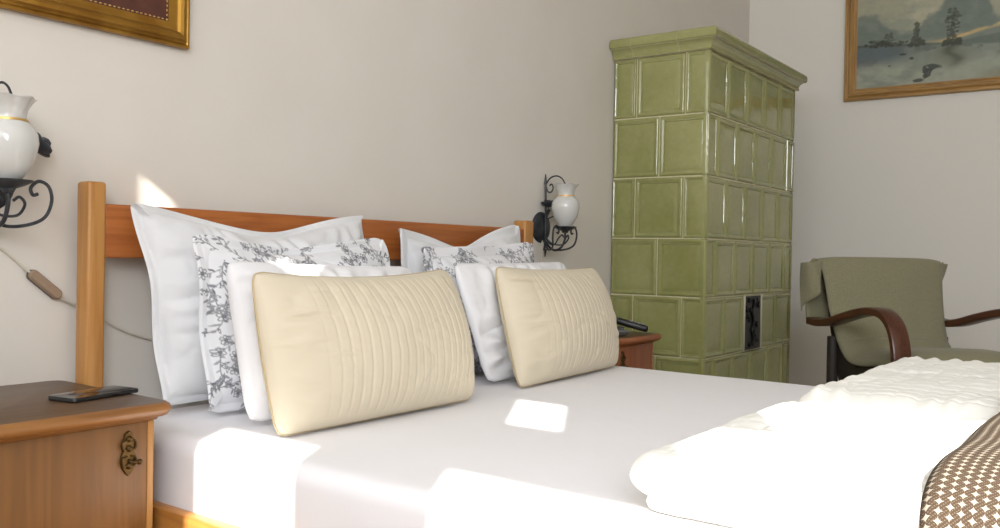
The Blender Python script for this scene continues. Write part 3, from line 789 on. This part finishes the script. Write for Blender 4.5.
    bm = bmesh.new(); tube(bm, [(c[0]-x, c[1]-YB, c[2]-z) for c in cord_pts], .0026, 8, smooth=6)
    cd = finish('cord', bm, M['cord'], t)
    if switch:
        (ax, az), (bx, bz) = switch
        ang = math.atan2(bz-az, bx-ax); L = math.hypot(bx-ax, bz-az)
        m = Matrix.Translation(((ax+bx)/2-x, -.012, (az+bz)/2-z)) @ Matrix.Rotation(-ang, 4, 'Y')
        bm = bmesh.new(); rounded_slab(bm, -L/2, L/2, -.012, .012, [(.003, -.010), (0, -.007), (0, .0)], .0115)
        bmesh.ops.transform(bm, matrix=m @ Matrix.Rotation(R(90), 4, 'X'), verts=bm.verts[:])
        s = finish('cord_switch', bm, M['switch_dark'], cd)
        bm = bmesh.new(); rounded_slab(bm, -L/2+.001, L/2-.001, -.011, .011, [(0, 0), (0, .006), (.003, .010)], .0105)
        bmesh.ops.transform(bm, matrix=m @ Matrix.Rotation(R(90), 4, 'X'), verts=bm.verts[:])
        finish('switch_cover', bm, M['switch'], s)
lamp(2.904, .107+EYE, 'black iron wall lamp with white glass shade, right of the headboard', [(2.904, YB-.008, EYE+.10), (2.905, YB-.006, EYE+0), (2.905, YB-.006, EYE-.2)])
def WP_(px, pz): return (px, YB-.007, pz)
lamp(.838, .126+EYE, 'black iron wall lamp with white glass shade, above the left nightstand', 
     [WP_(.80, EYE+.10), WP_(.80, EYE+.045), WP_(.880, EYE-.012), (.931, YB-.012, EYE-.058), (.996, YB-.012, EYE-.112), WP_(1.04, EYE-.135), WP_(1.15, EYE-.195), WP_(1.22, EYE-.22)],
     ((.929, EYE-.056), (.996, EYE-.112)))

# ------------------------------------------------------------------ framed pictures
def frame_piece(bm, pts, prof, place):
    """mitred picture frame round rectangle pts=(a0,a1,z0,z1); prof=[(inset, out)]"""
    a0, a1, z0, z1 = pts; rings = []
    for ins, out in prof:
        rings.append([bm.verts.new(place(a, z, out)) for a, z in ((a0+ins, z0+ins), (a1-ins, z0+ins), (a1-ins, z1-ins), (a0+ins, z1-ins))])
    for A_, B_ in zip(rings, rings[1:]):
        for q in range(4): bm.faces.new((A_[q], A_[(q+1) % 4], B_[(q+1) % 4], B_[q]))
def gilt_picture():
    x0, x1, z0, z1 = .55, 1.305, EYE+.488, EYE+1.05
    t = thing('framed_print', 'gilt framed dark red print hanging above the bed', 'picture', ((x0+x1)/2, YB, z0))
    place = lambda a, z, o: (a, YB-.004-o, z)
    bm = bmesh.new()
    frame_piece(bm, (x0, x1, z0, z1), [(0, 0), (0, .014), (.003, .019), (.007, .019), (.010, .016), (.013, .018), (.018, .026), (.025, .029), (.032, .026), (.036, .019), (.041, .017), (.050, .014), (.056, .012), (.056, .004)], place)
    finish('frame', bm, M['gold'], t, True, angle=30)
    bm = bmesh.new(); i = .052
    finish('print', B(x0+i, x1-i, YB-.014, YB-.006, z0+i, z1-i), M['redprint'], t, True)
    bm = bmesh.new(); i = .060
    def run(p, q):
        n = int((Vector(q)-Vector(p)).length/.011)
        for k in range(n+1):
            c = Vector(p).lerp(Vector(q), k/n)
            d = (Vector(q)-Vector(p)).normalized()
            s = Matrix.Diagonal((.0038 if abs(d.x) > .5 else .002, .002, .002 if abs(d.x) > .5 else .0038, 1))
            bmesh.ops.create_icosphere(bm, subdivisions=1, radius=1, matrix=Matrix.Translation(c) @ s)
    y = YB-.015
    run((x0+i, y, z0+i), (x1-i, y, z0+i)); run((x1-i, y, z0+i), (x1-i, y, z1-i)); run((x0+i, y, z0+i), (x0+i, y, z1-i))
    finish('beaded_edge', bm, M['bead'], t, True)
gilt_picture()
def landscape():
    y0, y1, z0, z1 = .30, 1.378, EYE+.872, EYE+1.60
    t = thing('framed_painting', 'framed landscape painting of trees beside water on the right wall', 'painting', (XR, (y0+y1)/2, z0))
    place = lambda a, z, o: (XR-.004-o, a, z)
    prof = [(0, 0), (0, .018), (.004, .024), (.012, .025), (.015, .018), (.020, .016), (.024, .022), (.030, .027), (.037, .027), (.042, .020), (.045, .012), (.052, .010), (.056, .014), (.060, .014), (.064, .012), (.064, .004)]
    bm = bmesh.new(); frame_piece(bm, (y0, y1, z0, z1), prof, place)
    o = finish('frame', bm, M['gold_wood'], t, True, angle=30)
    # uprights of the frame carry grain along their own length
    o.data.materials.append(M['gold_wood_v'])
    for p in o.data.polygons:
        c = p.center
        if abs(c.y) > (y1-y0)/2-.066 and abs(p.normal.z) < .5 and .03 < c.z < (z1-z0)-.03: p.material_index = 1
    # canvas painted in oils
    i = .062; nx, nz = 300, 200
    a = np.linspace(0, 1, nx); b = np.linspace(0, 1, nz); Au, Bv = np.meshgrid(a, b); u = Au.ravel(); v = Bv.ravel()   # u from the left as seen, v up
    Wd = y1-y0-2*i; Hd = z1-z0-2*i
    X = u*Wd; Z = v*Hd
    c = lambda *k: np.array(srgb(*k)[:3])
    mixc = lambda A_, B_, m: A_*(1-m[:, None]) + B_*m[:, None]
    sm = lambda x, e0, e1: (lambda q: q*q*(3-2*q))(np.clip((x-e0)/(e1-e0), 0, 1))
    hz = .230 - .078*X
    col = np.tile(c(162, 162, 140), (len(u), 1)).astype(float)
    n1 = fbm(X*6, Z*11, 3, 5); n2 = fbm(X*14+7, Z*22, 9, 4); n3 = fbm(X*40, Z*60, 12, 3)
    col = mixc(col, c(190, 188, 162), sm(n1, -.1, .5)); col = mixc(col, c(140, 148, 136), sm(-n2, .05, .5)*.6)
    # bank of grey green cloud above the horizon
    bank = .355 + .05*np.sin(X*13+1.2) + .10*sm(X, .36, .50)*(1-sm(X, .60, .68)) + .06*n2
    col = mixc(col, c(112, 124, 116), sm(bank-Z, -.012, .035)*.95)
    col = mixc(col, c(132, 140, 128), sm(n2, .0, .4)*sm(bank-Z, 0, .05)*.5)
    # yellow strip of light at the right
    strip = hz + .012 + .085*sm(X, .38, .75)
    col = mixc(col, c(206, 180, 122), np.exp(-((Z-strip-.010*n2)/(.007+.010*np.clip(n1+.3, 0, 1)))**2)*sm(X, .32, .46)*np.clip(.75+1.2*n2, .2, 1))
    # far shore
    sh = hz + .010 + .05*sm(X, .42, .8)
    col = mixc(col, c(104, 114, 104), sm(sh-Z, -.002, .006))
    # water
    wm = sm(hz-.002-Z, -.003, .01)
    wat = np.tile(c(134, 142, 130), (len(u), 1)).astype(float)
    wat = mixc(wat, c(92, 106, 108), sm(.28-X, -.05, .12)*sm(Z-.08, -.02, .10))
    wat = mixc(wat, c(164, 168, 150), sm(n1+.2, 0, .4)*sm(.13-Z, -.04, .06)*.8)
    wat = mixc(wat, c(118, 124, 108), np.exp(-((X-.46)/.09)**2)*sm(Z-.09, -.05, .03)*.8)
    wat = mixc(wat, c(96, 104, 100), sm(n2, .12, .3)*sm(Z-.12, -.03, .04)*.7)
    wat = mixc(wat, c(132, 132, 106), sm(X-.52, 0, .2)*sm(.05-Z, -.02, .03)*.7)
    col = col*(1-wm[:, None]) + wat*wm[:, None]
    dark = c(66, 72, 60)
    # near left bank, trees, stump
    col = mixc(col, c(78, 84, 78), np.exp(-((Z-hz-.002)/.007)**2)*(1-sm(X, .20, .42))*sm(n3+.7, 0, .6))
    rt = random.Random(8)
    def tree(cx, base, h, w_, n, k, taper):
        m = np.exp(-((X-cx-.004*np.sin(Z*60))/.0035)**2)*sm(Z-base, -.004, .002)*sm(base+h*.9-Z, 0, .01)*.8
        for q in range(n):
            f = rt.random(); z = base + h*(.12+.88*f)
            ww = w_*((1-f)**.8 if taper else (.5+.5*math.sin(f*3.0)))
            x = cx + rt.uniform(-1, 1)*ww; rx = rt.uniform(.006, .014); rz = rx*rt.uniform(.5, .9)
            dd = np.sqrt(((X-x)/rx)**2+((Z-z)/rz)**2) + .7*n3
            m = np.maximum(m, sm(1.05-dd, 0, .5)*rt.uniform(.55, 1)*k)
        for q in range(int(n*.5)):
            x = cx + rt.uniform(-1.3, 1.3)*w_; z = base + rt.uniform(-.004, .022); rx = rt.uniform(.007, .014)
            dd = np.sqrt(((X-x)/rx)**2+((Z-z)/(rx*.7))**2) + .7*n3
            m = np.maximum(m, sm(1.05-dd, 0, .5)*k)
        return np.clip(m, 0, 1)
    hh = lambda x: .230 - .078*x
    # reflections first, then the trees
    col = mixc(col, c(84, 88, 72), np.exp(-((X-.462-.02*np.sin(Z*70)-(hh(.47)-Z)*.25)/.030)**2)*sm(hh(.47)-Z, 0, .01)*sm(Z-.07, -.02, .05)*.85)
    col = mixc(col, c(84, 92, 84), np.exp(-((X-.31)/.028)**2)*sm(hh(.31)-Z, 0, .01)*sm(Z-.165, -.01, .02)*.7)
    col = mixc(col, c(96, 106, 110), (1-sm(X, .10, .38))*sm(hh(.1)-Z, 0, .008)*sm(Z-.13, -.02, .06)*.6)
    for cx, h, w_, n, k, tp in ((.105, .030, .045, 26, 1, 0), (.165, .065, .020, 16, .8, 0), (.190, .02, .05, 20, .9, 0), (.302, .112, .028, 60, .9, 1), (.470, .185, .030, 110, .95, 0)):
        col = mixc(col, dark, tree(cx, hh(cx), h, w_, n, k, tp))
    for cx, cz, rx, rz in ((.385, .085, .045, .018), (.36, .055, .022, .028), (.31, .02, .03, .012), (.345, .075, .018, .02), (.24, .165, .02, .006), (.28, .140, .012, .006), (.72, .16, .03, .010), (.17, .11, .012, .005), (.345, .038, .012, .014)):
        m = sm(1.0+.6*n3-np.sqrt(((X-cx)/rx)**2+((Z-cz)/rz)**2), 0, .25); col = mixc(col, c(62, 68, 64), m*.9)
    col = col*(1+.10*n3[:, None])
    bm = bmesh.new()
    V = [bm.verts.new((XR-.013, y1-i-uu*Wd, z0+i+vv*Hd)) for uu, vv in zip(u, v)]; gridfaces(bm, V, nx, nz)
    o = finish('canvas', bm, M['canvas'], t, True)
    set_paint(o, np.hstack((np.clip(col, 0, 1), np.ones((len(u), 1)))))
landscape()

# ------------------------------------------------------------------ armchair
def armchair():
    t = thing('armchair', 'low armchair with dark bentwood arms draped in an olive green cover', 'armchair', (3.70, .68, 0), R(-45)); t.scale = (.84, .84, 1)
    prof = [(.430, .600), (.428, .70), (.420, .80), (.400, .855), (.372, .872), (.345, .862), (.322, .80), (.290, .68), (.250, .585), (.215, .535), (.15, .505), (.05, .505), (-.08, .520), (-.20, .530), (-.29, .522), (-.335, .485), (-.345, .40)]
    wid =  [.350, .360, .365, .355, .335, .325, .312, .300, .290, .285, .282, .288, .292, .295, .295, .292, .288]
    n = 34; bm = bmesh.new(); rows = []
    pc = catmull([(y, z, wv) for (y, z), wv in zip(prof, wid)], 6)
    for q, (y, z, wv) in enumerate(pc):
        row = []
        f = q/(len(pc)-1)
        for i in range(n):
            s = -1+2*i/(n-1)
            curl = abs(s)**6
            hump = .018*(1-s*s)*(1 if f < .6 else .8)
            yy, zz = y, z
            if f < .56 and f > .22: yy += -.0 + .035*s*s - .0; 
            if f >= .56: zz += hump - .030*curl
            if f <= .22: yy += .012*math.sin(s*7+1); zz += -.03*(s > .5)*(s-.5)*(-1 if f < .1 else 1) 
            else: zz += -.012*curl
            row.append(bm.verts.new((s*wv, yy+.004*float(vnoise(s*4, f*11, 3)), zz)))
        rows.append(row)
    for a, b in zip(rows, rows[1:]):
        for i in range(n-1): bm.faces.new((a[i], a[i+1], b[i+1], b[i]))
    cv = finish('cloth_cover', bm, M['cover'], t, angle=80)
    md = cv.modifiers.new('thick', 'SOLIDIFY'); md.thickness = .012; md.offset = -1
    # hanging corner of the cover behind the back, left and right
    for sgn, drop in ((-1, .20), (1, .15)):
        bm = bmesh.new(); V = []
        for j in range(12):
            f = j/11
            for i in range(10):
                g = i/9
                x = sgn*(.325+.065*math.sin(g*1.57)-.012*f*(sgn > 0)*4); y = .352+.085*g+.012*math.sin(g*7+f*3); z = .866-.010*g-f*drop*(1-.35*(1-g))
                V.append(bm.verts.new((x, y, z)))
        gridfaces(bm, V, 10, 12)
        fl = finish('hanging_corner', bm, M['cover'], cv, angle=80)
        md = fl.modifiers.new('thick', 'SOLIDIFY'); md.thickness = .008
    # padded shell under the cloth
    bm = bmesh.new(); rows = []
    sp = catmull([(.385, .83), (.355, .83), (.33, .70), (.285, .58), (.245, .50), (.15, .475), (0, .475), (-.2, .49), (-.31, .475), (-.315, .40), (.2, .36), (.30, .46), (.38, .64)], 5)
    for p in sp: rows.append([bm.verts.new((s*.272, p.x, p.y)) for s in (-1, -.98, 0, .98, 1)])
    for a, b in zip(rows, rows[1:]+rows[:1]):
        for i in range(4): bm.faces.new((a[i], a[i+1], b[i+1], b[i]))
    bm.faces.new([r[0] for r in rows]); bm.faces.new([r[-1] for r in rows][::-1])
    finish('seat_shell', bm, M['darkframe'], t)
    # bentwood arms, one band each: rear end, armrest, front curve, down and back along the floor
    for s in (-1, 1):
        path = catmull([(.405, .618), (.33, .614), (.22, .625), (.08, .655), (-.08, .682), (-.20, .680), (-.275, .640), (-.315, .56), (-.318, .46), (-.29, .32), (-.24, .18), (-.16, .07), (-.05, .025), (.12, .014), (.40, .012)], 8)
        bm = bmesh.new(); rows = []; m = len(path)
        for k, p in enumerate(path):
            tn = (path[min(k+1, m-1)]-path[max(k-1, 0)]); tn = Vector((tn.x, tn.y)).normalized(); nn = Vector((-tn.y, tn.x))
            th = .015; hw = .040
            ring = []
            for dx, dn in ((-hw, -.7), (-hw*.8, -1), (hw*.8, -1), (hw, -.7), (hw, .7), (hw*.8, 1), (-hw*.8, 1), (-hw, .7)):
                ring.append(bm.verts.new((s*.335+dx, p.x+nn.x*dn*th, p.y+nn.y*dn*th)))
            rows.append(ring)
        for a, b in zip(rows, rows[1:]):
            for i in range(8): bm.faces.new((a[i], a[(i+1) % 8], b[(i+1) % 8], b[i]))
        bm.faces.new(rows[0][::-1]); bm.faces.new(rows[-1])
        finish('bentwood_arm', bm, M['darkwood'], t, angle=35)
        bm = bmesh.new(); tube(bm, [(s*.290, .300, .56), (s*.290, .300, .35), (s*.292, .320, .02)], .027, 12)
        finish('rear_leg', bm, M['darkframe'], t)
    bm = bmesh.new(); box(bm, -.31, .31, -.27, -.235, .36, .41, .004); box(bm, -.31, .31, .17, .205, .33, .38, .004)
    finish('cross_rail', bm, M['darkframe'], t)
armchair()
